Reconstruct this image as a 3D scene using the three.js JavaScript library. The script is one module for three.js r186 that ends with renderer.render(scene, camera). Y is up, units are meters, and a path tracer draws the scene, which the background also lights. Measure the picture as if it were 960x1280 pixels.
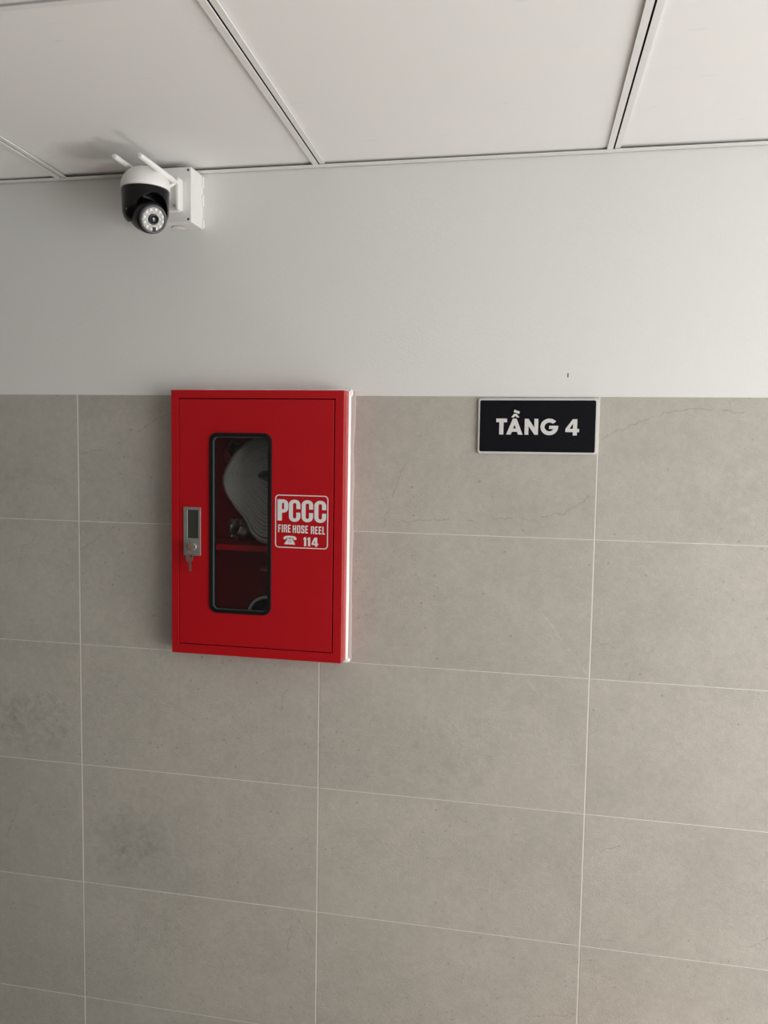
import * as THREE from 'three';
import { RoundedBoxGeometry } from 'three/addons/geometries/RoundedBoxGeometry.js';
import { mergeGeometries, toCreasedNormals } from 'three/addons/utils/BufferGeometryUtils.js';
import { RectAreaLightUniformsLib } from 'three/addons/lights/RectAreaLightUniformsLib.js';
import { Brush, Evaluator, SUBTRACTION } from 'three-bvh-csg';

// ---------------------------------------------------------------- camera, light, exposure
// World: x to the right along the tiled wall, y up (0 = top edge of the tiles, floor at -1.8), z out of the wall.
RectAreaLightUniformsLib.init();
const scene = new THREE.Scene();
scene.background = new THREE.Color(0.5, 0.55, 0.6);
const camera = new THREE.PerspectiveCamera(63.87, 960 / 1280, 0.05, 50);
camera.position.set(1.0947, -0.1122, 1.7833);
camera.rotation.set(-0.0785, 0.194, 0.0164, 'YXZ');
const renderer = new THREE.WebGLRenderer({ antialias: true });
renderer.toneMapping = THREE.LinearToneMapping;
renderer.toneMappingExposure = 1.0;
renderer.shadowMap.enabled = true;

const END_X = 2.9;                                   // end wall of the stairwell with its two windows
const WINDOWS = [                                    // centre y, centre z, height, width, radiance, colour
  { y: -2.15, z: 0.38, h: 0.85, w: 0.62, power: 19, color: [1.0, 1.0, 0.985] },   // low stair window, sunlit
  { y: -0.55, z: 1.52, h: 1.5, w: 1.95, power: 6.25, color: [1.0, 0.995, 0.97] },  // upper window, open sky
];

// ---------------------------------------------------------------- helpers
let seed = 20240;
function rnd() { seed = (seed * 1664525 + 1013904223) >>> 0; return seed / 4294967296; }
const clamp = (v, a, b) => Math.min(b, Math.max(a, v));
const lerp = (a, b, t) => a + (b - a) * t;
const used = {};
function numbered(name) {
  const n = used[name] = (used[name] ?? -1) + 1;
  return n ? name + '_' + String(n).padStart(3, '0') : name;
}
function merge(list) {
  const gs = list.map((g) => { const q = g.index ? g.toNonIndexed() : g; for (const k of Object.keys(q.attributes)) if (!['position', 'normal', 'uv'].includes(k)) q.deleteAttribute(k); return q; });
  return gs.length === 1 ? gs[0] : mergeGeometries(gs);
}
function part(name, geometry, material, parent, label) {
  const m = new THREE.Mesh(Array.isArray(geometry) ? merge(geometry) : geometry, material);
  m.name = name; m.castShadow = m.receiveShadow = true;
  if (label) m.userData.label = label;
  parent.add(m);
  return m;
}
function thing(name, label, category, pos = [0, 0, 0], group) {
  const o = new THREE.Group();
  o.name = numbered(name); o.position.set(...pos);
  o.userData = { label, category };
  if (group) o.userData.group = group;
  scene.add(o);
  return o;
}
function structure(name, label, category) {
  const o = new THREE.Group();
  o.name = name; o.userData = { kind: 'structure', label, category };
  scene.add(o);
  return o;
}
const span = (x0, y0, z0, x1, y1, z1) => new THREE.BoxGeometry(x1 - x0, y1 - y0, z1 - z0).translate((x0 + x1) / 2, (y0 + y1) / 2, (z0 + z1) / 2);
const rspan = (x0, y0, z0, x1, y1, z1, r = 0.002, s = 3) => new RoundedBoxGeometry(x1 - x0, y1 - y0, z1 - z0, s, r).translate((x0 + x1) / 2, (y0 + y1) / 2, (z0 + z1) / 2);
function poly(points) { const s = new THREE.Shape(); points.forEach(([x, y], i) => (i ? s.lineTo(x, y) : s.moveTo(x, y))); s.closePath(); return s; }
function rrect(x0, y0, x1, y1, r, S = THREE.Shape) {
  const s = new S(), q = Math.PI / 2;
  s.moveTo(x0 + r, y0); s.lineTo(x1 - r, y0); s.absarc(x1 - r, y0 + r, r, -q, 0, false); s.lineTo(x1, y1 - r); s.absarc(x1 - r, y1 - r, r, 0, q, false);
  s.lineTo(x0 + r, y1); s.absarc(x0 + r, y1 - r, r, q, 2 * q, false); s.lineTo(x0, y0 + r); s.absarc(x0 + r, y0 + r, r, 2 * q, 3 * q, false);
  return s;
}
function extrude(shape, z0, z1, bevel = 0, curve = 8) {      // flat outline between z0 and z1, edges chamfered inside the outline
  const o = bevel ? { depth: z1 - z0 - 2 * bevel, bevelEnabled: true, bevelThickness: bevel, bevelSize: bevel, bevelOffset: -bevel, bevelSegments: 2, curveSegments: curve } : { depth: z1 - z0, bevelEnabled: false, curveSegments: curve };
  return new THREE.ExtrudeGeometry(shape, o).translate(0, 0, z0 + bevel);
}
const lathe = (pts, n = 48) => new THREE.LatheGeometry(pts.map(([r, y]) => new THREE.Vector2(r, y)), n);
function rod(a, b, r, n = 16) {                              // round bar between two points
  const A = new THREE.Vector3(...a), B = new THREE.Vector3(...b), d = B.clone().sub(A);
  const g = new THREE.CylinderGeometry(r, r, d.length(), n);
  return g.applyQuaternion(new THREE.Quaternion().setFromUnitVectors(new THREE.Vector3(0, 1, 0), d.normalize())).translate((A.x + B.x) / 2, (A.y + B.y) / 2, (A.z + B.z) / 2);
}
function strip(rings) {                                      // skin over closed rings of points, ends capped
  const pos = [], idx = [], n = rings[0].length;
  rings.forEach((r) => r.forEach((p) => pos.push(...p)));
  for (let i = 0; i + 1 < rings.length; i++) for (let j = 0; j < n; j++) {
    const a = i * n + j, b = i * n + (j + 1) % n, c = a + n, d = b + n;
    idx.push(a, b, c, b, d, c);
  }
  for (const [base, flip] of [[0, false], [(rings.length - 1) * n, true]]) for (let j = 1; j + 1 < n; j++) flip ? idx.push(base, base + j, base + j + 1) : idx.push(base, base + j + 1, base + j);
  const g = new THREE.BufferGeometry();
  g.setAttribute('position', new THREE.Float32BufferAttribute(pos, 3)); g.setIndex(idx);
  g.setAttribute('uv', new THREE.Float32BufferAttribute(new Float32Array(pos.length / 3 * 2), 2));
  g.computeVertexNormals();
  return g;
}

// ---------------------------------------------------------------- value noise and textures
function hash(x, y, s) { let h = Math.imul(x, 374761393) ^ Math.imul(y, 668265263) ^ Math.imul(s, 1274126177); h = Math.imul(h ^ (h >>> 13), 1274126177); return ((h ^ (h >>> 16)) >>> 0) / 4294967295; }
function noise(x, y, s) {
  const xi = Math.floor(x), yi = Math.floor(y), fx = x - xi, fy = y - yi, u = fx * fx * (3 - 2 * fx), v = fy * fy * (3 - 2 * fy);
  return lerp(lerp(hash(xi, yi, s), hash(xi + 1, yi, s), u), lerp(hash(xi, yi + 1, s), hash(xi + 1, yi + 1, s), u), v);
}
function fbm(x, y, s, o) { let a = 0, w = 0.5, t = 0; for (let i = 0; i < o; i++) { a += w * noise(x, y, s + i); t += w; w *= 0.55; x *= 2.03; y *= 2.03; } return a / t; }
const toSRGB = (c) => Math.round(255 * clamp(c <= 0.0031308 ? 12.92 * c : 1.055 * Math.pow(c, 1 / 2.4) - 0.055, 0, 1));
function dataTexture(w, h, fill, srgb) {
  const d = new Uint8Array(w * h * 4);
  for (let j = 0; j < h; j++) for (let i = 0; i < w; i++) { const c = fill(i, j), k = (j * w + i) * 4; d[k] = c[0]; d[k + 1] = c[1]; d[k + 2] = c[2]; d[k + 3] = 255; }
  const t = new THREE.DataTexture(d, w, h);
  t.wrapS = t.wrapT = THREE.RepeatWrapping; t.magFilter = THREE.LinearFilter; t.minFilter = THREE.LinearMipmapLinearFilter; t.generateMipmaps = true; t.anisotropy = 8;
  if (srgb) t.colorSpace = THREE.SRGBColorSpace;
  t.needsUpdate = true;
  return t;
}

// printed cement look of the wall tiles, laid out over the wall from x -0.6 to 1.8 and y -1.8 to 0 (metres)
const TW = 2048, TH = 1536, TX0 = -0.6, TY0 = -1.8, TSX = 2.4, TSY = 1.8;
const tone = new Float32Array(TW * TH).fill(1), warm = new Float32Array(TW * TH);
function stamp(x, y, r, k, brown = 0) {
  const px = (x - TX0) / TSX * TW, py = (y - TY0) / TSY * TH, R = r / TSX * TW;
  for (let j = Math.max(0, Math.floor(py - R - 1)); j <= Math.min(TH - 1, py + R + 1); j++) for (let i = Math.max(0, Math.floor(px - R - 1)); i <= Math.min(TW - 1, px + R + 1); i++) {
    const d = Math.hypot(i - px, j - py) / R;
    if (d < 1) { const f = (1 - d * d); tone[j * TW + i] *= 1 + k * f; warm[j * TW + i] += brown * f; }
  }
}
function vein(p, k, width) {
  for (let s = 0; s + 3 < p.length; s += 2) {
    const [x0, y0, x1, y1] = p.slice(s, s + 4), L = Math.hypot(x1 - x0, y1 - y0), n = Math.ceil(L / 0.0012);
    for (let i = 0; i <= n; i++) {
      const t = i / n, x = lerp(x0, x1, t), y = lerp(y0, y1, t), w = (fbm(x * 60, y * 60, 91, 3) - 0.5) * (k < 0 ? 0.014 : 0.002);
      if (fbm(x * 30, y * 30, 77, 2) > 0.34) stamp(x - (y1 - y0) / L * w, y + (x1 - x0) / L * w, width * (0.6 + rnd() * 0.8), k * (0.4 + rnd() * 0.6), k < 0 ? 0.012 : 0);
    }
  }
}
const DARK_VEINS = [
  [0.003, -0.139, 0.057, -0.131, 0.108, -0.114], [0.151, -0.086, 0.196, -0.059, 0.234, -0.043], [0.003, -0.371, 0.041, -0.344, 0.09, -0.311], [-0.153, -0.371, -0.099, -0.332],
  [0.74, -0.291, 0.763, -0.217, 0.801, -0.12, 0.815, -0.09, 0.863, -0.042], [0.784, -0.275, 0.95, -0.264, 1.09, -0.256, 1.136, -0.246, 1.185, -0.207],
  [1.206, -0.089, 1.255, -0.06, 1.326, -0.033, 1.411, -0.023, 1.487, -0.032], [-0.211, -1.106, -0.18, -1.021], [0.528, -1.306, 0.539, -1.22], [0.551, -1.218, 0.593, -1.282],
  [0.502, -0.748, 0.531, -0.639], [0.555, -0.613, 0.594, -0.676], [1.214, -0.991, 1.273, -0.963, 1.368, -0.968], [1.542, -1.155, 1.584, -1.132], [1.089, -1.382, 1.194, -1.36], [1.21, -0.515, 1.26, -0.538, 1.287, -0.596]];
for (const v of DARK_VEINS) vein(v, -0.2, 0.0015);
for (const v of [[1.087, -0.452, 1.195, -0.594], [0.629, -0.936, 0.693, -1.028], [1.067, -0.614, 1.109, -0.659]]) vein(v, 0.035, 0.0032);
for (const [x, y, r, k] of [[0.133, -1.086, 0.1, -0.1], [-0.151, -0.793, 0.1, -0.11], [-0.058, -0.201, 0.02, -0.08], [0.88, -0.81, 0.12, -0.04], [1.446, -0.217, 0.1, -0.04], [0.224, -1.29, 0.1, -0.04], [-0.19, -0.22, 0.1, -0.05]])
  for (let i = 0; i < 420; i++) { const a = rnd() * 6.283, d = (rnd() + rnd() * 0.5) * r * 0.75, f = r * (0.03 + 0.16 * rnd() * rnd()); stamp(x + Math.cos(a) * d * 1.2, y + Math.sin(a) * d, f, k * (0.18 + 0.5 * rnd())); }
for (let i = 0; i < 8000; i++) {                             // printed pores, crowded in patches
  const x = TX0 + rnd() * TSX, y = TY0 + rnd() * TSY, c = fbm(x * 5, y * 5, 301, 3);
  if (c > 0.5 + rnd() * 0.16) stamp(x, y, 0.0012 + rnd() * rnd() * 0.003, -0.09 - rnd() * 0.24, 0.01);
}
for (let i = 0; i < 240; i++) stamp(TX0 + rnd() * TSX, TY0 + rnd() * TSY, 0.0016 + rnd() * 0.002, -0.3);
const tileMap = dataTexture(TW, TH, (i, j) => {
  const x = TX0 + i / TW * TSX, y = TY0 + j / TH * TSY, col = Math.floor(x / 0.6), row = Math.floor(y / 0.3), o = (hash(col + 20, row + 20, 5) - 0.5);
  const a = fbm(x * 4 + o * 40, y * 5 + o * 31, 11, 5) - 0.5, b = fbm(x * 26, y * 26, 40, 4) - 0.5, e = fbm(x * 110, y * 110, 50, 3) - 0.5, c = hash(i, j, 3) - 0.5;
  const s = tone[j * TW + i] * (1 + 0.17 * a + 0.12 * b + 0.14 * e + 0.07 * c + 0.03 * o), w = warm[j * TW + i] + 0.02 * (fbm(x * 7, y * 7, 60, 3) - 0.5);
  return [toSRGB(0.46 * s * (1 + 0.4 * w)), toSRGB(0.438 * s), toSRGB(0.394 * s * (1 - 0.6 * w))];
}, true);
tileMap.repeat.set(1 / TSX, 1 / TSY); tileMap.offset.set(-TX0 / TSX, -TY0 / TSY);
const grainMap = dataTexture(512, 512, (i, j) => { const v = Math.round(255 * clamp(0.5 + 0.5 * (fbm(i / 9, j / 9, 5, 3) - 0.5) + 0.5 * (hash(i, j, 8) - 0.5), 0, 1)); return [v, v, v]; });
grainMap.repeat.set(5, 5);
// fine scuffs on the painted ceiling boards (about one metre across)
const scuffs = [];
for (let i = 0; i < 34; i++) scuffs.push([rnd() * 512, rnd() * 512, 3 + rnd() * 9, 0.5 + rnd() * 0.5, 0.05 + rnd() * 0.14]);
const boardMap = dataTexture(512, 512, (i, j) => {
  let s = 1 + 0.012 * (fbm(i / 30, j / 30, 21, 3) - 0.5);
  for (const [x, y, l, h, k] of scuffs) { const d = Math.hypot((i - x) / l, (j - y - (i - x) * 0.1) / h); if (d < 1) s -= k * (1 - d); }
  return [toSRGB(0.85 * s), toSRGB(0.846 * s), toSRGB(0.838 * s)];
}, true);
// woven canvas of the hose: rows of raised dots
const weaveMap = dataTexture(256, 256, (i, j) => { const u = i / 8, v = j / 8, k = 0.5 + 0.5 * Math.sin(u * 6.283) * Math.sin((v + 0.5 * Math.floor(u)) * 6.283), n = 0.85 + 0.3 * (hash(i >> 1, j >> 1, 12) - 0.5), q = clamp((0.36 + 0.62 * k) * n, 0, 1); return [toSRGB(q), toSRGB(q * 0.985), toSRGB(q * 0.94)]; }, true);

// ---------------------------------------------------------------- materials
const std = (r, g, b, roughness, extra = {}) => new THREE.MeshPhysicalMaterial({ color: new THREE.Color().setRGB(r, g, b), roughness, ...extra });
const M = {
  tile: std(1, 1, 1, 0.5, { map: tileMap, bumpMap: grainMap, bumpScale: 0.0007, specularIntensity: 0.5 }),
  grout: std(0.74, 0.72, 0.68, 0.9),
  plaster: std(0.757, 0.763, 0.745, 0.75, { bumpMap: grainMap, bumpScale: 0.0003 }),
  board: std(1, 1, 1, 0.8, { map: boardMap }),
  rail: std(0.78, 0.78, 0.76, 0.45),
  slot: std(0.008, 0.008, 0.01, 0.8, { specularIntensity: 0.2 }),
  concrete: std(0.3, 0.3, 0.29, 0.9),
  wallTile: std(0.17, 0.18, 0.185, 0.5),
  floor: std(0.36, 0.325, 0.285, 0.45),
  terracotta: std(0.55, 0.25, 0.1, 0.5),
  coolPaint: std(0.7, 0.74, 0.76, 0.7),
  red: std(0.44, 0.005, 0.01, 0.3, { bumpMap: grainMap, bumpScale: 0.00005, specularIntensity: 0.95 }),
  rubber: std(0.006, 0.007, 0.008, 0.6, { specularIntensity: 0.35 }),
  glass: std(0.9, 0.91, 0.91, 0.02, { transmission: 1, thickness: 0, ior: 1.5 }),
  glassEdge: std(0.1, 0.11, 0.11, 0.3, { specularIntensity: 0.5 }),
  steel: std(0.4, 0.41, 0.385, 0.38, { metalness: 0.65 }),
  steelDark: std(0.1, 0.105, 0.09, 0.4, { metalness: 0.7 }),
  aluminium: std(0.42, 0.42, 0.42, 0.35, { metalness: 1 }),
  brass: std(0.3, 0.17, 0.115, 0.5, { metalness: 0.8 }),
  oldBrass: std(0.05, 0.018, 0.012, 0.6, { metalness: 0.5 }),
  wheel: std(0.6, 0.17, 0.07, 0.5),
  gasketPale: std(0.78, 0.78, 0.7, 0.5),
  vinyl: std(0.72, 0.72, 0.72, 0.55),
  sealant: std(0.86, 0.86, 0.85, 0.35),
  sealantFilm: std(0.56, 0.54, 0.51, 0.7),
  hose: std(1, 1, 1, 0.95, { map: weaveMap, bumpMap: weaveMap, bumpScale: 0.0006 }),
  black: std(0.006, 0.006, 0.009, 0.18, { specularIntensity: 0.6 }),
  silver: std(0.62, 0.62, 0.61, 0.4),
  letter: std(0.66, 0.655, 0.65, 0.5),
  whitePlastic: std(0.82, 0.815, 0.8, 0.38),
  boxPlastic: std(0.78, 0.775, 0.77, 0.45),
  blackPlastic: std(0.004, 0.004, 0.005, 0.16, { specularIntensity: 0.6 }),
  headPlastic: std(0.007, 0.007, 0.008, 0.35, { specularIntensity: 0.5 }),
  facePlastic: std(0.085, 0.085, 0.092, 0.45),
  ledBoard: std(0.4, 0.4, 0.41, 0.4),
  led: std(0.8, 0.8, 0.76, 0.15),
  lens: std(0.02, 0.03, 0.035, 0.05, { clearcoat: 1 }),
  screw: std(0.06, 0.06, 0.06, 0.5),
  stain: std(0.12, 0.09, 0.06, 0.8),
  frame: std(0.7, 0.7, 0.7, 0.4),
};

// ---------------------------------------------------------------- the setting
const CEIL = 0.498, LEFT_X = -4.2, FRONT_Z = 2.6, FLOOR_Y = -1.8, PIT_Y = -3.3;
const CAB = { x0: 0.2617, x1: 0.6624, y0: -0.5905, y1: 0.0090, front: 0.05, back: -0.14 };   // red cabinet, let into the wall
const tileEdge = 0.0006;

const wallBack = structure('wall_back', 'wall with grey stone-look tiles below and white paint above', 'wall');
{
  const s = poly([[LEFT_X, PIT_Y - 0.2], [END_X + 0.2, PIT_Y - 0.2], [END_X + 0.2, 0.95], [LEFT_X, 0.95]]);
  s.holes.push(poly([[CAB.x0 - 0.001, CAB.y0 - 0.001], [CAB.x0 - 0.001, CAB.y1 + 0.001], [CAB.x1 + 0.001, CAB.y1 + 0.001], [CAB.x1 + 0.001, CAB.y0 - 0.001]]));
  part('grout', extrude(s, -0.2, -tileEdge), M.grout, wallBack);
  const p = poly([[LEFT_X, 0.0004], [CAB.x0 - 0.001, 0.0004], [CAB.x0 - 0.001, CAB.y1 + 0.001], [CAB.x1 + 0.001, CAB.y1 + 0.001], [CAB.x1 + 0.001, 0.0004], [END_X, 0.0004], [END_X, 0.95], [LEFT_X, 0.95]]);
  part('paint', extrude(p, -tileEdge - 0.002, -0.0003), M.plaster, wallBack, 'white painted plaster above the tiles');
  part('stain', extrude(rrect(1.1318, 0.0405, 1.1344, 0.0495, 0.0012), -0.0004, -0.0001), M.stain, wallBack, 'small brown mark on the white paint');
  part('bare_cement', span(LEFT_X, CEIL + 0.0005, -0.0006, END_X, 0.8, 0.001), M.concrete, wallBack, 'bare cement above the ceiling boards');
  const j = 0.0014;
  let n = 0;
  for (let row = 0; row < 6; row++) for (let col = -7; col < 5; col++) {
    const x0 = col * 0.6 + j, x1 = (col + 1) * 0.6 - j, y1 = -row * 0.3 - (row ? j * 0.5 : 0), y0 = -(row + 1) * 0.3 + j * 0.5, c0 = CAB.x0 - 0.0015, c1 = CAB.x1 + 0.0015, cb = CAB.y0 - 0.0015;
    let pts = [[x0, y0], [x1, y0], [x1, y1], [x0, y1]];
    if (col === 0 && row === 0) pts = [[x0, y0], [c0, y0], [c0, y1], [x0, y1]];
    if (col === 0 && row === 1) pts = [[x0, y0], [x1, y0], [x1, cb], [c0, cb], [c0, y1], [x0, y1]];
    if (col === 1 && row === 0) pts = [[c1, y0], [x1, y0], [x1, y1], [c1, y1]];
    if (col === 1 && row === 1) pts = [[x0, y0], [x1, y0], [x1, y1], [c1, y1], [c1, cb], [x0, cb]];
    const lift = (hash(col + 9, row + 9, 2) - 0.5) * 0.0004;
    part(n ? 'tile_' + String(n).padStart(3, '0') : 'tile', extrude(poly(pts), -0.009, lift, 0.0004), M.tile, wallBack);
    n++;
  }
}

const ceiling = structure('ceiling', 'suspended ceiling of white boards in a white slotted grid', 'ceiling');
{
  part('slab', span(LEFT_X, 0.8, -0.2, END_X + 0.2, 0.95, FRONT_Z + 0.2), M.concrete, ceiling);
  const railX = (k, z) => -0.026 + 0.617 * k + (k === 0 ? 0.05 : k === 1 ? 0.04 : 0.022) * z;      // rails run out from the wall, not quite square to it
  const CROSS = 0.71, rows = [[0.006, CROSS], [CROSS, CROSS + 0.61], [CROSS + 0.61, CROSS + 1.22], [CROSS + 1.22, FRONT_Z]];
  for (let k = -7; k <= 5; k++) {
    const at = (u, y, z) => [railX(k, z) + u, y, z];
    const bar = (u0, u1, y0, y1) => strip([[at(u0, y0, 0.0075), at(u0, y1, 0.0075), at(u1, y1, 0.0075), at(u1, y0, 0.0075)], [at(u0, y0, FRONT_Z), at(u0, y1, FRONT_Z), at(u1, y1, FRONT_Z), at(u1, y0, FRONT_Z)]].map((r) => r.reverse())).toNonIndexed();
    const flat = (g) => { g.computeVertexNormals(); return g; };
    const r = part('rail', [flat(bar(-0.0135, -0.0019, CEIL - 0.0032, CEIL + 0.0005)), flat(bar(0.0019, 0.0125, CEIL - 0.0016, CEIL + 0.0005))], M.rail, ceiling);
    part('rail_slot', [flat(bar(-0.0033, 0.0033, CEIL + 0.016, CEIL + 0.02)), flat(bar(-0.0033, -0.0018, CEIL - 0.0004, CEIL + 0.016)), flat(bar(0.0018, 0.0033, CEIL - 0.0004, CEIL + 0.016))], M.slot, r, 'dark slot of the ceiling rail');
    if (k === 5) continue;
    for (const [z0, z1] of rows) {
      const tilt = () => CEIL + 0.0008 + rnd() * 0.0022, g0 = z0 === 0.006 ? z0 : z0 + 0.003;
      const yy = [tilt(), tilt(), tilt(), tilt()], T = 0.008;
      if (k === 0 && z0 === 0.006) { yy[0] += 0.0035; yy[1] += 0.0008; }   // one board sits a little high at the wall
      if (k === 2 && z0 === 0.006) yy[0] += 0.0025;
      const cs = [[railX(k, g0) + 0.0035, g0], [railX(k + 1, g0) - 0.0035, g0], [railX(k + 1, z1) - 0.0035, z1 - 0.003], [railX(k, z1) + 0.0035, z1 - 0.003]];
      const g = strip([cs.map(([x, z], i) => [x, yy[i], z]), cs.map(([x, z], i) => [x, yy[i] + T, z])]).toNonIndexed();
      g.computeVertexNormals();
      const P = g.attributes.position, uv = g.attributes.uv;
      for (let i = 0; i < P.count; i++) uv.setXY(i, P.getX(i) * 0.9 + 0.37 * k, P.getZ(i) * 0.9 + 0.21);
      part('ceiling_board', g, M.board, ceiling);
    }
    for (const [z0] of rows.slice(1)) part('cross_rail', [span(railX(k, z0) + 0.0135, CEIL - 0.0032, z0 - 0.013, railX(k + 1, z0) - 0.0145, CEIL + 0.0005, z0 - 0.002), span(railX(k, z0) + 0.0135, CEIL - 0.0016, z0 + 0.002, railX(k + 1, z0) - 0.0145, CEIL + 0.0005, z0 + 0.013)], M.rail, ceiling);
  }
  // white angle carrying the boards along the wall, in three lengths
  for (const [x0, x1, dy] of [[LEFT_X, 0.205, 0], [0.2055, 1.21, -0.0006], [1.2105, END_X, -0.0002]])
    part('wall_angle', [span(x0, CEIL - 0.0035 + dy, 0, x1, CEIL - 0.0022 + dy, 0.019), span(x0, CEIL - 0.0035 + dy, -0.0003, x1, CEIL - 0.0022 + dy, 0.0014)], M.rail, ceiling);
}
const wallLeft = structure('wall_left', 'white painted wall closing the corridor', 'wall');
part('paint', span(LEFT_X - 0.2, 0, -0.2, LEFT_X, 0.95, FRONT_Z + 0.2), M.coolPaint, wallLeft);
part('tiling', span(LEFT_X - 0.2, PIT_Y - 0.2, -0.2, LEFT_X, 0, FRONT_Z + 0.2), M.wallTile, wallLeft, 'dark grey stone tiling');
const wallFront = structure('wall_front', 'dark grey stone wall facing the tiled wall', 'wall');
part('tiling', span(LEFT_X, PIT_Y - 0.2, FRONT_Z, END_X + 0.2, 0.95, FRONT_Z + 0.2), M.wallTile, wallFront, 'dark grey stone tiling');
const floor = structure('floor', 'grey tiled floor of the landing beside the stairwell', 'floor');
part('slab', span(LEFT_X, FLOOR_Y - 0.2, -0.001, 1.05, FLOOR_Y, FRONT_Z), M.floor, floor);
part('stair_edge', span(1.05, FLOOR_Y - 0.2, -0.001, 1.7, FLOOR_Y, FRONT_Z), M.terracotta, floor, 'terracotta edge of the landing');
part('lower_slab', span(LEFT_X, PIT_Y - 0.2, -0.001, END_X, PIT_Y, FRONT_Z), M.floor, floor);
const wallRight = structure('wall_right', 'white painted stairwell wall with two windows', 'wall');
{
  const s = poly([[-FRONT_Z - 0.2, PIT_Y - 0.2], [0.2, PIT_Y - 0.2], [0.2, 0.95], [-FRONT_Z - 0.2, 0.95]]);
  for (const w of WINDOWS) s.holes.push(poly([[-w.z - w.w / 2, w.y - w.h / 2], [-w.z - w.w / 2, w.y + w.h / 2], [-w.z + w.w / 2, w.y + w.h / 2], [-w.z + w.w / 2, w.y - w.h / 2]]));
  part('paint', extrude(s, 0, 0.2).rotateY(Math.PI / 2).translate(END_X, 0, 0), M.plaster, wallRight);
}
WINDOWS.forEach((w, i) => {
  const o = structure('window_' + (i + 1), i ? 'upper stairwell window of frosted glass' : 'low stairwell window of frosted glass in the sun', 'window');
  const z0 = w.z - w.w / 2, z1 = w.z + w.w / 2, y0 = w.y - w.h / 2, y1 = w.y + w.h / 2, X = END_X + 0.1, b = 0.04;
  part('window_frame', [span(X - 0.02, y0, z0, X + 0.02, y0 + b, z1), span(X - 0.02, y1 - b, z0, X + 0.02, y1, z1), span(X - 0.02, y0 + b, z0, X + 0.02, y1 - b, z0 + b), span(X - 0.02, y0 + b, z1 - b, X + 0.02, y1 - b, z1)], M.frame, o);
  const c = new THREE.Color().setRGB(...w.color);
  part('pane', span(X - 0.004, y0 + b, z0 + b, X + 0.004, y1 - b, z1 - b), new THREE.MeshStandardMaterial({ color: c, roughness: 0.6, emissive: c, emissiveIntensity: 0.9 }), o);
  const l = new THREE.RectAreaLight(c, w.power, w.w - 2 * b, w.h - 2 * b);   // daylight let in by the frosted pane
  l.name = 'window_daylight'; l.position.set(X - 0.022, w.y, w.z); l.lookAt(X - 1, w.y, w.z);
  o.add(l);
});

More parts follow.
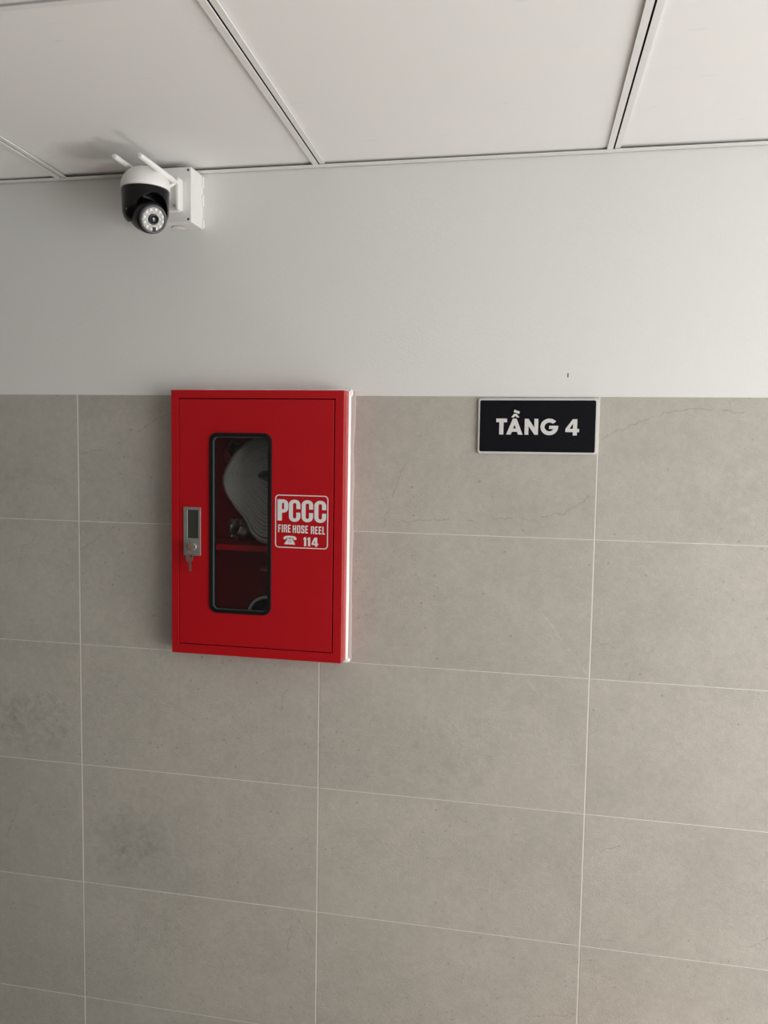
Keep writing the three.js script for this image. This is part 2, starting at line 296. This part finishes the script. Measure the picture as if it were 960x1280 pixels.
// ---------------------------------------------------------------- red fire hose cabinet
const cabinet = thing('fire_hose_cabinet', 'red steel fire hose cabinet with a glazed door, let into the tiled wall', 'cabinet', [(CAB.x0 + CAB.x1) / 2, CAB.y0, 0]);
const DOOR = { x0: 0.2808, x1: 0.6407, y0: -0.567, y1: -0.0113 }, WIN = { x0: 0.354, x1: 0.5003, y0: -0.4922, y1: -0.0856 };
const cabPart = (name, g, m, parent, label) => { const q = Array.isArray(g) ? merge(g) : g; return part(name, q.translate(-cabinet.position.x, -cabinet.position.y, 0), m, parent, label); };
{
  const { x0, x1, y0, y1, front, back } = CAB, t = 0.002, gp = 0.0021;
  const face = rrect(x0, y0, x1, y1, 0.0015);
  face.holes.push(poly([[DOOR.x0 - gp * 0.6, DOOR.y0 - gp], [DOOR.x0 - gp * 0.6, DOOR.y1 + gp], [DOOR.x1 + gp, DOOR.y1 + gp], [DOOR.x1 + gp, DOOR.y0 - gp]]));
  cabPart('body', [extrude(face, front - 0.016, front, 0.001), span(x0, y0, back, x0 + t, y1, front - 0.012), span(x1 - t, y0, back, x1, y1, front - 0.012), span(x0 + t, y1 - t, back, x1 - t, y1, front - 0.012),
    span(x0 + t, y0, back, x1 - t, y0 + t, front - 0.012), span(x0 + t, y0 + t, back, x1 - t, y1 - t, back + t)], M.red, cabinet);
  const foam = poly([[DOOR.x0 - 0.006, DOOR.y0 - 0.006], [DOOR.x1 + 0.006, DOOR.y0 - 0.006], [DOOR.x1 + 0.006, DOOR.y1 + 0.006], [DOOR.x0 - 0.006, DOOR.y1 + 0.006]]);
  foam.holes.push(poly([[DOOR.x0 + 0.006, DOOR.y0 + 0.006], [DOOR.x0 + 0.006, DOOR.y1 - 0.006], [DOOR.x1 - 0.006, DOOR.y1 - 0.006], [DOOR.x1 - 0.006, DOOR.y0 + 0.006]]));
  cabPart('foam_strip', extrude(foam, front - 0.022, front - 0.0163), M.rubber, cabinet, 'black foam strip behind the door edge');
  cabPart('shelf', [rspan(x0 + t, -0.3585, -0.022, x1 - t, -0.345, -0.02, 0.0008), rspan(x0 + t, -0.3465, back + t, x1 - t, -0.345, -0.0205, 0.0007)], M.red, cabinet);
  const d = rrect(DOOR.x0, DOOR.y0, DOOR.x1, DOOR.y1, 0.001);
  d.holes.push(rrect(WIN.x0 + 0.003, WIN.y0 + 0.003, WIN.x1 - 0.003, WIN.y1 - 0.003, 0.016, THREE.Path));
  const door = cabPart('door', extrude(d, front - 0.0155, front - 0.0002, 0.0007, 10), M.red, cabinet);
  const seal = rrect(WIN.x0, WIN.y0, WIN.x1, WIN.y1, 0.019);
  seal.holes.push(rrect(WIN.x0 + 0.0085, WIN.y0 + 0.0082, WIN.x1 - 0.0085, WIN.y1 - 0.0088, 0.012, THREE.Path));
  const onDoor = (name, g, m, label) => cabPart(name, g, m, door, label);
  onDoor('window_seal', extrude(seal, front - 0.019, front + 0.003, 0.0015, 10), M.rubber, 'black rubber seal');
  onDoor('glass_pane', extrude(rrect(WIN.x0 + 0.006, WIN.y0 + 0.006, WIN.x1 - 0.006, WIN.y1 - 0.006, 0.014), front - 0.0045, front - 0.0035), M.glass);
  const lip = rrect(WIN.x0 + 0.0084, WIN.y0 + 0.0081, WIN.x1 - 0.0084, WIN.y1 - 0.0087, 0.012);
  lip.holes.push(rrect(WIN.x0 + 0.0096, WIN.y0 + 0.0093, WIN.x1 - 0.0096, WIN.y1 - 0.0099, 0.011, THREE.Path));
  onDoor('glass_edge', extrude(lip, front - 0.0034, front - 0.0005), M.glassEdge);
  // recessed pull with lock
  const plate = rrect(0.292, -0.364, 0.333, -0.254, 0.0018);
  plate.holes.push(rrect(0.3015, -0.3245, 0.3272, -0.2598, 0.001, THREE.Path));
  onDoor('pull_plate', extrude(plate, front - 0.0004, front + 0.0025, 0.0006), M.steel, 'brushed steel pull plate');
  onDoor('pull_recess', span(0.3015, -0.3245, front - 0.0003, 0.3272, -0.2598, front + 0.0006), M.steelDark, 'dark finger recess');
  onDoor('lock_cylinder', lathe([[0, 0], [0.0088, 0], [0.0088, 0.002], [0.0078, 0.0034], [0.0062, 0.0034], [0.0058, 0.0028], [0, 0.0028]], 32).rotateX(Math.PI / 2).translate(0.3153, -0.3432, front + 0.0024), M.steel);

  // white vinyl print: rounded border, PCCC / FIRE HOSE REEL / telephone 114
  const K = 0.1212 / 512, sx = (u) => 0.5086 + (u - 112) * 0.1212 / 530, sy = (v) => -0.2199 - (v - 142) * 0.1177 / 545;   // units of the sign's drawing
  const vinyl = [];
  const add = (s, step = 0) => vinyl.push(extrude(s, front - 0.0002, front + 0.0002 + step * 0.00004, 0, 10));
  const P = (pts) => poly(pts.map(([u, v]) => [sx(u), sy(v)]));
  const border = rrect(0.5086, -0.3376, 0.6298, -0.2199, 0.0085);
  border.holes.push(rrect(0.5107, -0.3355, 0.6277, -0.222, 0.0066, THREE.Path)); add(border);
  const rr = (u0, v0, u1, v1, r, S) => rrect(sx(u0), sy(v1), sx(u1), sy(v0), r, S);
  const letterC = (u0, v0, u1, v1) => {                       // heavy condensed C
    const w = u1 - u0, st = w * 0.35, mid = (v0 + v1) / 2, h = v1 - v0, r = w * 0.46, q = st * 0.42;
    const s = new THREE.Shape(), A = (cu, cv, rad, a0, a1, first) => { for (let i = 0; i <= 8; i++) { const a = lerp(a0, a1, i / 8), x = sx(cu + Math.cos(a) * rad), y = sy(cv - Math.sin(a) * rad); first && !i ? s.moveTo(x, y) : s.lineTo(x, y); } };
    const pi = Math.PI;
    A(u1 - r, v0 + r, r, 0, pi / 2, true); A(u0 + r, v0 + r, r, pi / 2, pi); A(u0 + r, v1 - r, r, pi, 1.5 * pi); A(u1 - r, v1 - r, r, 1.5 * pi, 2 * pi);
    s.lineTo(sx(u1), sy(mid + h * 0.08)); s.lineTo(sx(u1 - st), sy(mid + h * 0.08));
    A(u1 - st - q, v1 - h * 0.15 - q, q, 0, -pi / 2); A(u0 + st + q, v1 - h * 0.15 - q, q, -pi / 2, -pi); A(u0 + st + q, v0 + h * 0.15 + q, q, pi, pi / 2); A(u1 - st - q, v0 + h * 0.15 + q, q, pi / 2, 0);
    s.lineTo(sx(u1 - st), sy(mid - h * 0.08)); s.lineTo(sx(u1), sy(mid - h * 0.08)); s.closePath();
    add(s);
  };
  const p = new THREE.Shape();
  { const R = 48; p.moveTo(sx(135), sy(190)); p.lineTo(sx(243 - R), sy(190)); for (let i = 1; i <= 8; i++) { const a = Math.PI / 2 * (1 - i / 8); p.lineTo(sx(243 - R + Math.cos(a) * R), sy(190 + R - Math.sin(a) * R)); }
    for (let i = 0; i <= 8; i++) { const a = -Math.PI / 2 * i / 8; p.lineTo(sx(243 - R + Math.cos(a) * R), sy(326 - R - Math.sin(a) * R)); }
    p.lineTo(sx(180), sy(326)); p.lineTo(sx(180), sy(408)); p.lineTo(sx(135), sy(408)); p.closePath(); p.holes.push(rr(180, 225, 202, 292, 9 * 0.00022, THREE.Path)); }
  add(p);
  letterC(250, 190, 365, 416); letterC(378, 192, 492, 416); letterC(505, 194, 622, 418);
  const small = { F: [[0, 0, 11, 80], [0, 0, 27, 13], [0, 33, 24, 45]], I: [[0, 0, 11, 80]], R: [[0, 0, 11, 80], [0, 0, 29, 12], [21, 5, 33, 38], [0, 34, 27, 45], [22, 46, 33, 80]], E: [[0, 0, 11, 80], [0, 0, 27, 13], [0, 33, 24, 45], [0, 67, 27, 80]],
    H: [[0, 0, 11, 80], [23, 0, 34, 80], [0, 33, 34, 45]], O: [[0, 6, 11, 74], [22, 6, 33, 74], [4, 0, 29, 12], [4, 68, 29, 80]], S: [[0, 5, 11, 40], [3, 0, 29, 12], [21, 6, 32, 24], [3, 33, 29, 45], [21, 39, 32, 75], [2, 68, 29, 80], [0, 55, 11, 74]], L: [[0, 0, 11, 80], [0, 67, 25, 80]] };
  const word = (text, u, v, gap) => { for (const ch of text) { small[ch].forEach(([a, b, c, d2], i) => add(rr(u + a, v + b, u + c, v + d2, 0.0003), i)); u += { I: 11, F: 27, E: 27, R: 33, H: 34, O: 33, S: 32, L: 25 }[ch] + gap; } };
  word('FIRE', 143, 448, 9); word('HOSE', 290, 451, 9); word('REEL', 472, 456, 9);
  const one = (u) => add(P([[u, 592], [u + 14, 571], [u + 32, 571], [u + 32, 662], [u + 11, 662], [u + 11, 596]]));
  one(394); one(434);
  { const f = P([[508, 571], [536, 571], [536, 631], [546, 631], [546, 647], [536, 647], [536, 664], [515, 664], [515, 647], [480, 647], [480, 630]]); f.holes.push(P([[515, 631], [515, 604], [497, 631]])); add(f); }
  // telephone: handset over a cradle with a keypad
  add(P([[197, 590], [199, 578], [214, 567], [240, 562], [282, 562], [310, 567], [325, 578], [328, 594], [326, 602], [301, 602], [299, 588], [280, 583], [246, 583], [226, 587], [224, 598], [199, 600]]));
  { const base = P([[236, 598], [236, 588], [249, 588], [249, 594], [275, 594], [275, 588], [288, 588], [288, 598], [308, 632], [314, 652], [204, 650], [216, 630]]);
    for (const du of [0, 12, 24]) for (const dv of [0, 10, 20]) base.holes.push(P([[246 + du, 606 + dv], [252 + du, 606 + dv], [252 + du, 612 + dv], [246 + du, 612 + dv]])); add(base); }
  onDoor('lettering', vinyl, M.vinyl, 'white vinyl lettering PCCC FIRE HOSE REEL 114 with a telephone sign');

  // sealant run along the right side, with a thin smear on the tiles and a lump at the lower corner
  const rings = [], smear = [];
  for (let i = 0; i <= 150; i++) {
    const y = lerp(y1 + 0.001, y0 - 0.003, i / 150), w = 0.0042 + (fbm(y * 12, 2, 4, 3) - 0.5) * 0.0016, h = 0.006 + (fbm(y * 14, 7, 6, 3) - 0.5) * 0.0014, m = 0.45;
    rings.push([[x1 - 0.0003, y, -0.001], [x1 + w, y, -0.001], [x1 + w, y, 0.0006], [x1 + w * m, y, h * 0.5], [x1 + 0.0004, y, h], [x1 - 0.0003, y, h]]);
    const s = 0.0125 + (fbm(y * 16, 11, 9, 4) - 0.5) * 0.006 + (i < 30 ? (30 - i) * 0.0001 : 0);
    smear.push([[x1, y, -0.001], [x1 + s, y, -0.001], [x1 + s, y, 0.00025], [x1 + s * 0.6, y, 0.0005], [x1, y, 0.0007]]);
  }
  const top = [];
  for (let i = 0; i <= 120; i++) {
    const x = lerp(x0 + 0.06, x1 + 0.004, i / 120), h = 0.002 + Math.max(0, fbm(x * 30, 3, 14, 3) - 0.35) * 0.009, z = 0.003 + fbm(x * 60, 8, 15, 2) * 0.004;
    top.push([[x, y1 - 0.0005, -0.001], [x, y1 - 0.0005, z], [x, y1 + h * 0.4, z * 0.6], [x, y1 + h, 0.0005], [x, y1 + h, -0.001]]);
  }
  const lump = new THREE.SphereGeometry(1, 24, 16).scale(0.0115, 0.0065, 0.0045).translate(x1 - 0.002, y0 - 0.0035, 0.0005);
  const lump2 = new THREE.SphereGeometry(1, 24, 16).scale(0.0055, 0.009, 0.0035).translate(x1 + 0.0025, y1 - 0.003, 0);
  cabPart('sealant', [...[rings, top].map(strip), lump, lump2], M.sealant, cabinet, 'bead of white sealant along the right and top edges');
  cabPart('sealant_film', strip(smear), M.sealantFilm, cabinet, 'thin film of sealant smeared on the tiles');
}

// keys in the lock
{
  const o = thing('key_ring', 'small bunch of two brass keys hanging from the lock of the red cabinet', 'keys', [0.3153, -0.3432, CAB.front + 0.004]);
  const bow = rrect(-0.0085, -0.0095, 0.0085, 0.0095, 0.006); bow.holes.push(new THREE.Path().absarc(0.004, -0.004, 0.0024, 0, 6.2832, true));
  const key = (shaft) => merge([extrude(bow, -0.0012, 0.0012, 0.0004, 8), span(-0.004 - (shaft - 0.004), -0.0032, -0.0009, -0.0075, 0.0032, 0.0009)].map((g) => g.index ? g.toNonIndexed() : g));
  part('lock_key', key(0.012).translate(0.0165, 0, 0).rotateY(-Math.PI / 2).rotateZ(0.45), M.brass, o, 'brass key standing in the lock');
  part('split_ring', new THREE.TorusGeometry(0.0065, 0.0006, 8, 28).rotateY(0.9).translate(-0.001, -0.0105, 0.0205), M.steelDark, o);
  part('loose_key', key(0.03).rotateZ(Math.PI / 2 + 0.08).rotateY(0.9).translate(-0.0005, -0.0235, 0.0185), M.oldBrass, o, 'darkened key hanging from the ring');
}

// canvas fire hose rolled up on the shelf
{
  const o = thing('fire_hose', 'pale woven canvas fire hose rolled up behind the cabinet glass', 'hose', [0.472, -0.345, -0.06]);
  const cx = 0.472, cy = -0.183;
  const outerPts = [[0.124, 0.002], [0.1, 0.06], [0.05, 0.088], [-0.01, 0.092], [-0.058, 0.083], [-0.098, 0.05], [-0.124, 0.0], [-0.122, -0.035], [-0.1, -0.07], [-0.068, -0.108], [-0.052, -0.14], [-0.03, -0.158], [0.02, -0.159], [0.06, -0.13], [0.1, -0.075]];
  const innerPts = [[0.035, 0.004], [0.026, 0.01], [0.012, 0.0125], [-0.006, 0.013], [-0.018, 0.0125], [-0.028, 0.009], [-0.034, 0.002], [-0.033, -0.003], [-0.025, -0.0085], [-0.015, -0.0125], [-0.005, -0.0145], [0.004, -0.0155], [0.014, -0.014], [0.024, -0.0095], [0.032, -0.004]];
  const closed = (p) => new THREE.CatmullRomCurve3(p.map(([x, y]) => new THREE.Vector3(x, y, 0)), true);
  const A = closed(innerPts).getPoints(110), B = closed(outerPts).getPoints(110), N = 17, gs = [];
  for (let k = 0; k < N; k++) {
    const s0 = k / N, wob = (rnd() - 0.5) * 0.0012, loose = k >= N - 2;
    const pos = [], uv = [], idx = [], prof = [[0.04, -0.06], [0.04, -0.0012], [0.2, -0.0003], [0.5, 0], [0.8, -0.0003], [0.97, -0.0014], [0.97, -0.06]];
    for (let i = 0; i <= 110; i++) {
      const a = A[i], b = B[i], low = loose ? clamp((-b.y - 0.02) / 0.09, 0, 1) * 0.003 : 0;
      prof.forEach(([f, z], j) => {
        const t = (s0 + (f + wob * 20 * Math.sin(i * 0.11 + k)) / N * (loose ? 0.8 : 1));
        pos.push(lerp(a.x, b.x, t), lerp(a.y, b.y, t) + low * (k - N + 1), 0.026 + z + wob + 0.0006 * Math.sin(i * 0.3 + k * 2) - (loose ? 0.004 * (k - N + 2.4) : 0)); uv.push(i / 110 * 6, (k + j / 7) * 0.24);
      });
    }
    const n = prof.length;
    for (let i = 0; i < 110; i++) for (let j = 0; j + 1 < n; j++) { const p = i * n + j; idx.push(p, p + 1, p + n, p + 1, p + n + 1, p + n); }
    const g = new THREE.BufferGeometry(); g.setAttribute('position', new THREE.Float32BufferAttribute(pos, 3)); g.setAttribute('uv', new THREE.Float32BufferAttribute(uv, 2)); g.setIndex(idx); g.computeVertexNormals();
    gs.push(g.translate(cx - o.position.x, cy - o.position.y, 0));
  }
  part('hose_coil', gs, M.hose, o);
}
// aluminium couplings beside the roll
function coupling(label, pos, turn) {
  const o = thing('hose_coupling', label, 'coupling', pos);
  const body = lathe([[0.014, -0.03], [0.018, -0.03], [0.019, -0.012], [0.024, -0.01], [0.026, 0], [0.026, 0.008], [0.022, 0.01], [0.0215, 0.022], [0.018, 0.024], [0.018, 0.012], [0.014, 0.01], [0.014, -0.03]], 36);
  const g = new THREE.Group(); g.rotation.set(...turn); g.updateMatrix();
  part('socket', body.applyMatrix4(g.matrix), M.aluminium, o);
  for (let k = 0; k < 3; k++) part('claw', rspan(0.019, 0.004, -0.007, 0.027, 0.03, 0.007, 0.002).rotateY(k * 2.0944 + 0.3).applyMatrix4(g.matrix), M.aluminium, o);
}
coupling('dull aluminium hose coupling lying on the shelf, lower left of the hose roll', [0.386, -0.3145, -0.072], [1.15, 0, 0.55]);
coupling('dull aluminium hose coupling tucked behind the upper left of the hose roll', [0.352, -0.135, -0.1], [1.2, 0, -0.6]);

// angle valve on the floor of the cabinet
{
  const o = thing('hydrant_valve', 'hydrant valve with a round outlet under the cabinet shelf, lower right behind the glass', 'valve', [0.462, -0.5875, -0.07]);
  const oy = 0.0735;
  part('outlet', lathe([[0.03, -0.04], [0.046, -0.02], [0.047, 0.036], [0.043, 0.036], [0.043, 0], [0.03, -0.005], [0, -0.006]], 48).rotateX(Math.PI / 2).translate(0, oy, 0), M.rubber, o, 'dark round outlet');
  part('outlet_rim', lathe([[0.0425, 0.034], [0.049, 0.034], [0.05, 0.037], [0.049, 0.041], [0.0435, 0.041], [0.0425, 0.034]], 56).rotateX(Math.PI / 2).translate(0, oy, 0), M.gasketPale, o, 'pale rim of the outlet');
  part('valve_body', [new THREE.SphereGeometry(0.036, 28, 20).translate(0, oy, -0.028), rod([0, 0, -0.028], [0, oy, -0.028], 0.024, 24), rod([0, oy, -0.028], [0, oy + 0.06, -0.028], 0.016, 20)], M.wheel, o);
  part('stem', rod([0.006, oy + 0.05, -0.024], [0.006, oy + 0.112, -0.024], 0.005), M.brass, o);
  part('handwheel', [new THREE.TorusGeometry(0.033, 0.0034, 12, 40).rotateX(Math.PI / 2), rod([-0.033, 0, 0], [0.033, 0, 0], 0.003, 8), rod([0, 0, -0.033], [0, 0, 0.033], 0.003, 8), new THREE.CylinderGeometry(0.008, 0.008, 0.008, 20)].map((g) => g.translate(0.006, oy + 0.109, -0.004)), M.wheel, o);
}

// ---------------------------------------------------------------- floor sign
{
  const o = thing('floor_sign', 'black sign with white letters in a silver frame on the tiles', 'sign', [1.0724, -0.0624, 0.0]);
  o.rotation.z = 0.004;
  const W = 0.2490, H = 0.1172;
  part('frame', extrude(rrect(-W / 2, -H / 2, W / 2, H / 2, 0.005), 0.0004, 0.0065, 0.0012), M.silver, o, 'silver edged backing');
  part('panel', extrude(rrect(-W / 2 + 0.0042, -H / 2 + 0.0042, W / 2 - 0.0042, H / 2 - 0.0042, 0.0035), 0.006, 0.0072, 0.0003), M.black, o, 'glossy black panel');
  const k = 0.1727 / 525, L = (u, v) => [(u - 466) * k + 0.0009, (269 - v) * k - 0.0012], P = (pts, S) => { const s = poly(pts.map(([u, v]) => L(u, v))); return s; }, gs = [];
  const add = (s) => gs.push(extrude(s, 0.007, 0.0084, 0.0002, 10));
  add(P([[203, 217], [272, 217], [272, 241], [250, 241], [250, 320], [223, 320], [223, 241], [203, 241]]));
  { const a = P([[268, 320], [309, 217], [333, 217], [373, 320], [344, 320], [337, 302], [304, 302], [297, 320]]); a.holes.push(P([[312, 281], [329.5, 281], [320.5, 256]])); add(a); }
  add(P([[298, 210], [314, 187], [334, 187], [351, 210], [333, 210], [324, 199], [315, 210]]));
  add(P([[318, 159], [353, 173], [348, 187], [313, 176]]));
  add(P([[385, 218], [409, 218], [446, 273], [446, 218], [471, 218], [471, 320], [448, 320], [410, 265], [410, 320], [385, 320]]));
  { const pts = [], c = [541, 269]; for (let i = 0; i <= 30; i++) { const a = lerp(0.72, 2 * Math.PI, i / 30); pts.push([c[0] + 56 * Math.cos(a), c[1] - 53 * Math.sin(a)]); } pts.push([597, 261], [540, 261], [540, 282], [568, 282]);
    for (let i = 0; i <= 24; i++) { const a = lerp(2 * Math.PI - 0.5, 0.8, i / 24); pts.push([c[0] + 30 * Math.cos(a), c[1] - 28 * Math.sin(a)]); } add(P(pts)); }
  { const f = P([[687, 219], [715, 219], [715, 280], [728, 280], [728, 301], [715, 301], [715, 322], [689, 322], [689, 301], [642, 301], [642, 281]]); f.holes.push(P([[689, 280], [689, 247], [668, 280]])); add(f); }
  part('lettering', gs, M.letter, o, 'white letters TẦNG 4');
}

// ---------------------------------------------------------------- junction box and security camera
{
  const o = thing('junction_box', 'white square junction box on the wall behind the security camera', 'box', [0.2575, 0.4302, 0.0]);
  const w = 0.0597, h = 0.0588;
  part('housing', [rspan(-w, -h, -0.0004, w, h, 0.05, 0.0015), rspan(w - 0.001, 0.032, 0, w + 0.0035, 0.056, 0.008, 0.001), rspan(w - 0.001, -0.009, 0, w + 0.0035, 0.016, 0.008, 0.001), rspan(w - 0.001, -0.057, 0, w + 0.0035, -0.038, 0.008, 0.001),
    lathe([[0, 0.003], [0.013, 0.003], [0.0145, 0], [0, 0]], 28).rotateX(Math.PI).translate(0.012, -h, 0.026)], M.boxPlastic, o);
  const lid = part('lid', rspan(-w - 0.0002, -h - 0.0002, 0.0506, w + 0.0002, h + 0.0002, 0.063, 0.002), M.boxPlastic, o);
  for (const [sx, sy] of [[-1, -1], [-1, 1], [1, -1], [1, 1]]) part('screw', [new THREE.CylinderGeometry(0.0026, 0.0026, 0.0012, 16).rotateX(Math.PI / 2).translate(sx * 0.0528, sy * 0.0522, 0.0629)], M.screw, lid);
}
{
  const o = thing('security_camera', 'white and black dome security camera with two white aerials near the ceiling', 'security camera', [0.257, 0.414, 0.155]);
  const C = o.position, rel = (x, y, z) => [x - C.x, y - C.y, z - C.z];
  // wall bracket: hollow foot with raised edge, arm running into the dome
  const foot = rspan(...rel(0.238, 0.392, 0.063), ...rel(0.2945, 0.462, 0.076), 0.004), edge = rspan(...rel(0.29, 0.394, 0.063), ...rel(0.2985, 0.461, 0.086), 0.003), edge2 = rspan(...rel(0.2165, 0.394, 0.063), ...rel(0.225, 0.461, 0.086), 0.003), fill = rspan(...rel(0.221, 0.394, 0.063), ...rel(0.245, 0.461, 0.074), 0.003);
  const bracket = part('wall_bracket', [foot, edge, edge2, fill, rspan(...rel(0.236, 0.414, 0.07), ...rel(0.2755, 0.4585, 0.135), 0.006)], M.whitePlastic, o, 'white bracket');
  for (const x of [0.2275, 0.2835]) part('screw_boss', lathe([[0.0025, 0.002], [0.0025, 0.004], [0.005, 0.004], [0.006, 0]], 20).rotateX(Math.PI / 2).translate(...rel(x, 0.403, 0.0755)), M.whitePlastic, bracket);
  const R = 0.0497, cap = [];
  for (let i = 0; i <= 16; i++) { const a = i / 16 * Math.PI / 2; cap.push([R * Math.cos(a) ** 0.92, 0.006 + 0.041 * Math.sin(a)]); }
  part('dome_cap', lathe([[0, -0.001], [R - 0.002, -0.001], [R, 0.001], ...cap.slice(0, -1), [0, 0.047]], 64), M.whitePlastic, o, 'white upper dome');
  // pan direction of the head and the black housing, slotted for it
  const dir = new THREE.Vector3(0.7, -0.39, 0.6).normalize(), flat = new THREE.Vector3(dir.x, 0, dir.z).normalize(), side = new THREE.Vector3(flat.z, 0, -flat.x);
  const yaw = Math.atan2(flat.x, flat.z);
  const rb = R - 0.002, A = new Brush(lathe([[0, -0.076], [0.02, -0.075], [0.034, -0.07], [0.043, -0.06], [0.0468, -0.05], [rb, -0.035], [rb + 0.001, -0.004], [rb + 0.001, -0.0012], [0, -0.0012]], 64));
  const slotTop = new THREE.CylinderGeometry(0.037, 0.037, 0.2, 48).rotateX(Math.PI / 2), shape = rrect(-0.034, -0.16, 0.034, -0.015, 0.033);
  const Bsh = new Brush(new THREE.ExtrudeGeometry(shape, { depth: 0.2, bevelEnabled: false, curveSegments: 16 }).translate(0, 0, -0.045).rotateY(yaw));
  A.updateMatrixWorld(); Bsh.updateMatrixWorld();
  const ev = new Evaluator(); ev.attributes = ['position', 'normal', 'uv'];
  const cut = ev.evaluate(A, Bsh, SUBTRACTION).geometry; cut.clearGroups();
  const housing = part('housing', cut, M.blackPlastic, o, 'glossy black lower housing');
  part('pivot_cap', new THREE.SphereGeometry(0.0024, 16, 10).translate(-side.x * 0.0458 + flat.x * 0.012, -0.0485, -side.z * 0.0458 + flat.z * 0.012), M.steelDark, housing);
  // head
  const H = new THREE.Vector3(0.002, -0.0515, 0.006), q = new THREE.Quaternion().setFromUnitVectors(new THREE.Vector3(0, 0, 1), dir), m = new THREE.Matrix4().compose(H, q, new THREE.Vector3(1, 1, 1));
  const ax = (g) => g.applyMatrix4(m), up = (pts, n) => lathe(pts, n).rotateX(Math.PI / 2);
  const head = part('camera_head', ax(up([[0, -0.036], [0.014, -0.034], [0.025, -0.027], [0.031, -0.015], [0.033, 0], [0.0328, 0.02], [0.0312, 0.036], [0.0285, 0.0445], [0, 0.0445]], 56)), M.headPlastic, o, 'black round camera head');
  part('face_rim', ax(up([[0.0238, 0.043], [0.0238, 0.048], [0.0248, 0.0487], [0.0272, 0.0485], [0.0287, 0.0465], [0.0289, 0.042]], 56)), M.facePlastic, head, 'dark grey rim of the face');
  part('light_plate', ax(up([[0.0085, 0.0447], [0.0085, 0.0457], [0.0238, 0.0457], [0.024, 0.0447]], 56)), M.ledBoard, head, 'pale plate around the lens');
  for (let k = 0; k < 12; k++) { const a = k / 12 * 6.2832 + 0.26; part('light_emitting_diode', ax(new THREE.SphereGeometry(0.0033, 14, 10).scale(1, 1, 0.7).translate(Math.cos(a) * 0.0196, Math.sin(a) * 0.0196, 0.0457)), M.led, head); }
  for (let k = 0; k < 8; k++) { const a = k / 8 * 6.2832; part('light_emitting_diode', ax(new THREE.SphereGeometry(0.002, 12, 8).translate(Math.cos(a) * 0.0133, Math.sin(a) * 0.0133, 0.0457)), M.led, head); }
  part('sensor', ax(new THREE.CylinderGeometry(0.0042, 0.0042, 0.003, 20).rotateX(Math.PI / 2).translate(0.001, -0.0195, 0.0463)), M.headPlastic, head);
  part('lens_barrel', ax(up([[0.0105, 0.045], [0.0105, 0.049], [0.0095, 0.05], [0.0068, 0.0497], [0.0062, 0.0465], [0, 0.0465]], 40)), M.blackPlastic, head);
  part('lens', ax(new THREE.SphereGeometry(0.0062, 24, 16).scale(1, 1, 0.45).translate(0, 0, 0.0463)), M.lens, head);
  // aerials
  const aerial = (base, tip) => {
    const a = new THREE.Vector3(...rel(...base)), b = new THREE.Vector3(...rel(...tip)), L = a.distanceTo(b);
    const g = lathe([[0, 0], [0.0042, 0], [0.005, 0.004], [0.0068, 0.016], [0.0072, 0.03], [0.0064, L - 0.002], [0.0054, L], [0, L]], 24).scale(1, 1, 0.8);
    g.applyQuaternion(new THREE.Quaternion().setFromUnitVectors(new THREE.Vector3(0, 1, 0), b.clone().sub(a).normalize())).translate(a.x, a.y, a.z);
    const an = part('aerial', g, M.whitePlastic, o);
    part('aerial_hinge', [rod([a.x - 0.005, a.y, a.z], [a.x + 0.005, a.y, a.z], 0.0042), rod([a.x, a.y, a.z], [a.x * 0.5, a.y - 0.018, a.z + 0.012], 0.004)], M.whitePlastic, an);
  };
  aerial([0.299, 0.4447, 0.102], [0.2928, 0.4508, 0.25]);
  aerial([0.226, 0.4575, 0.11], [0.2248, 0.4613, 0.225]);
}

renderer.render(scene, camera);
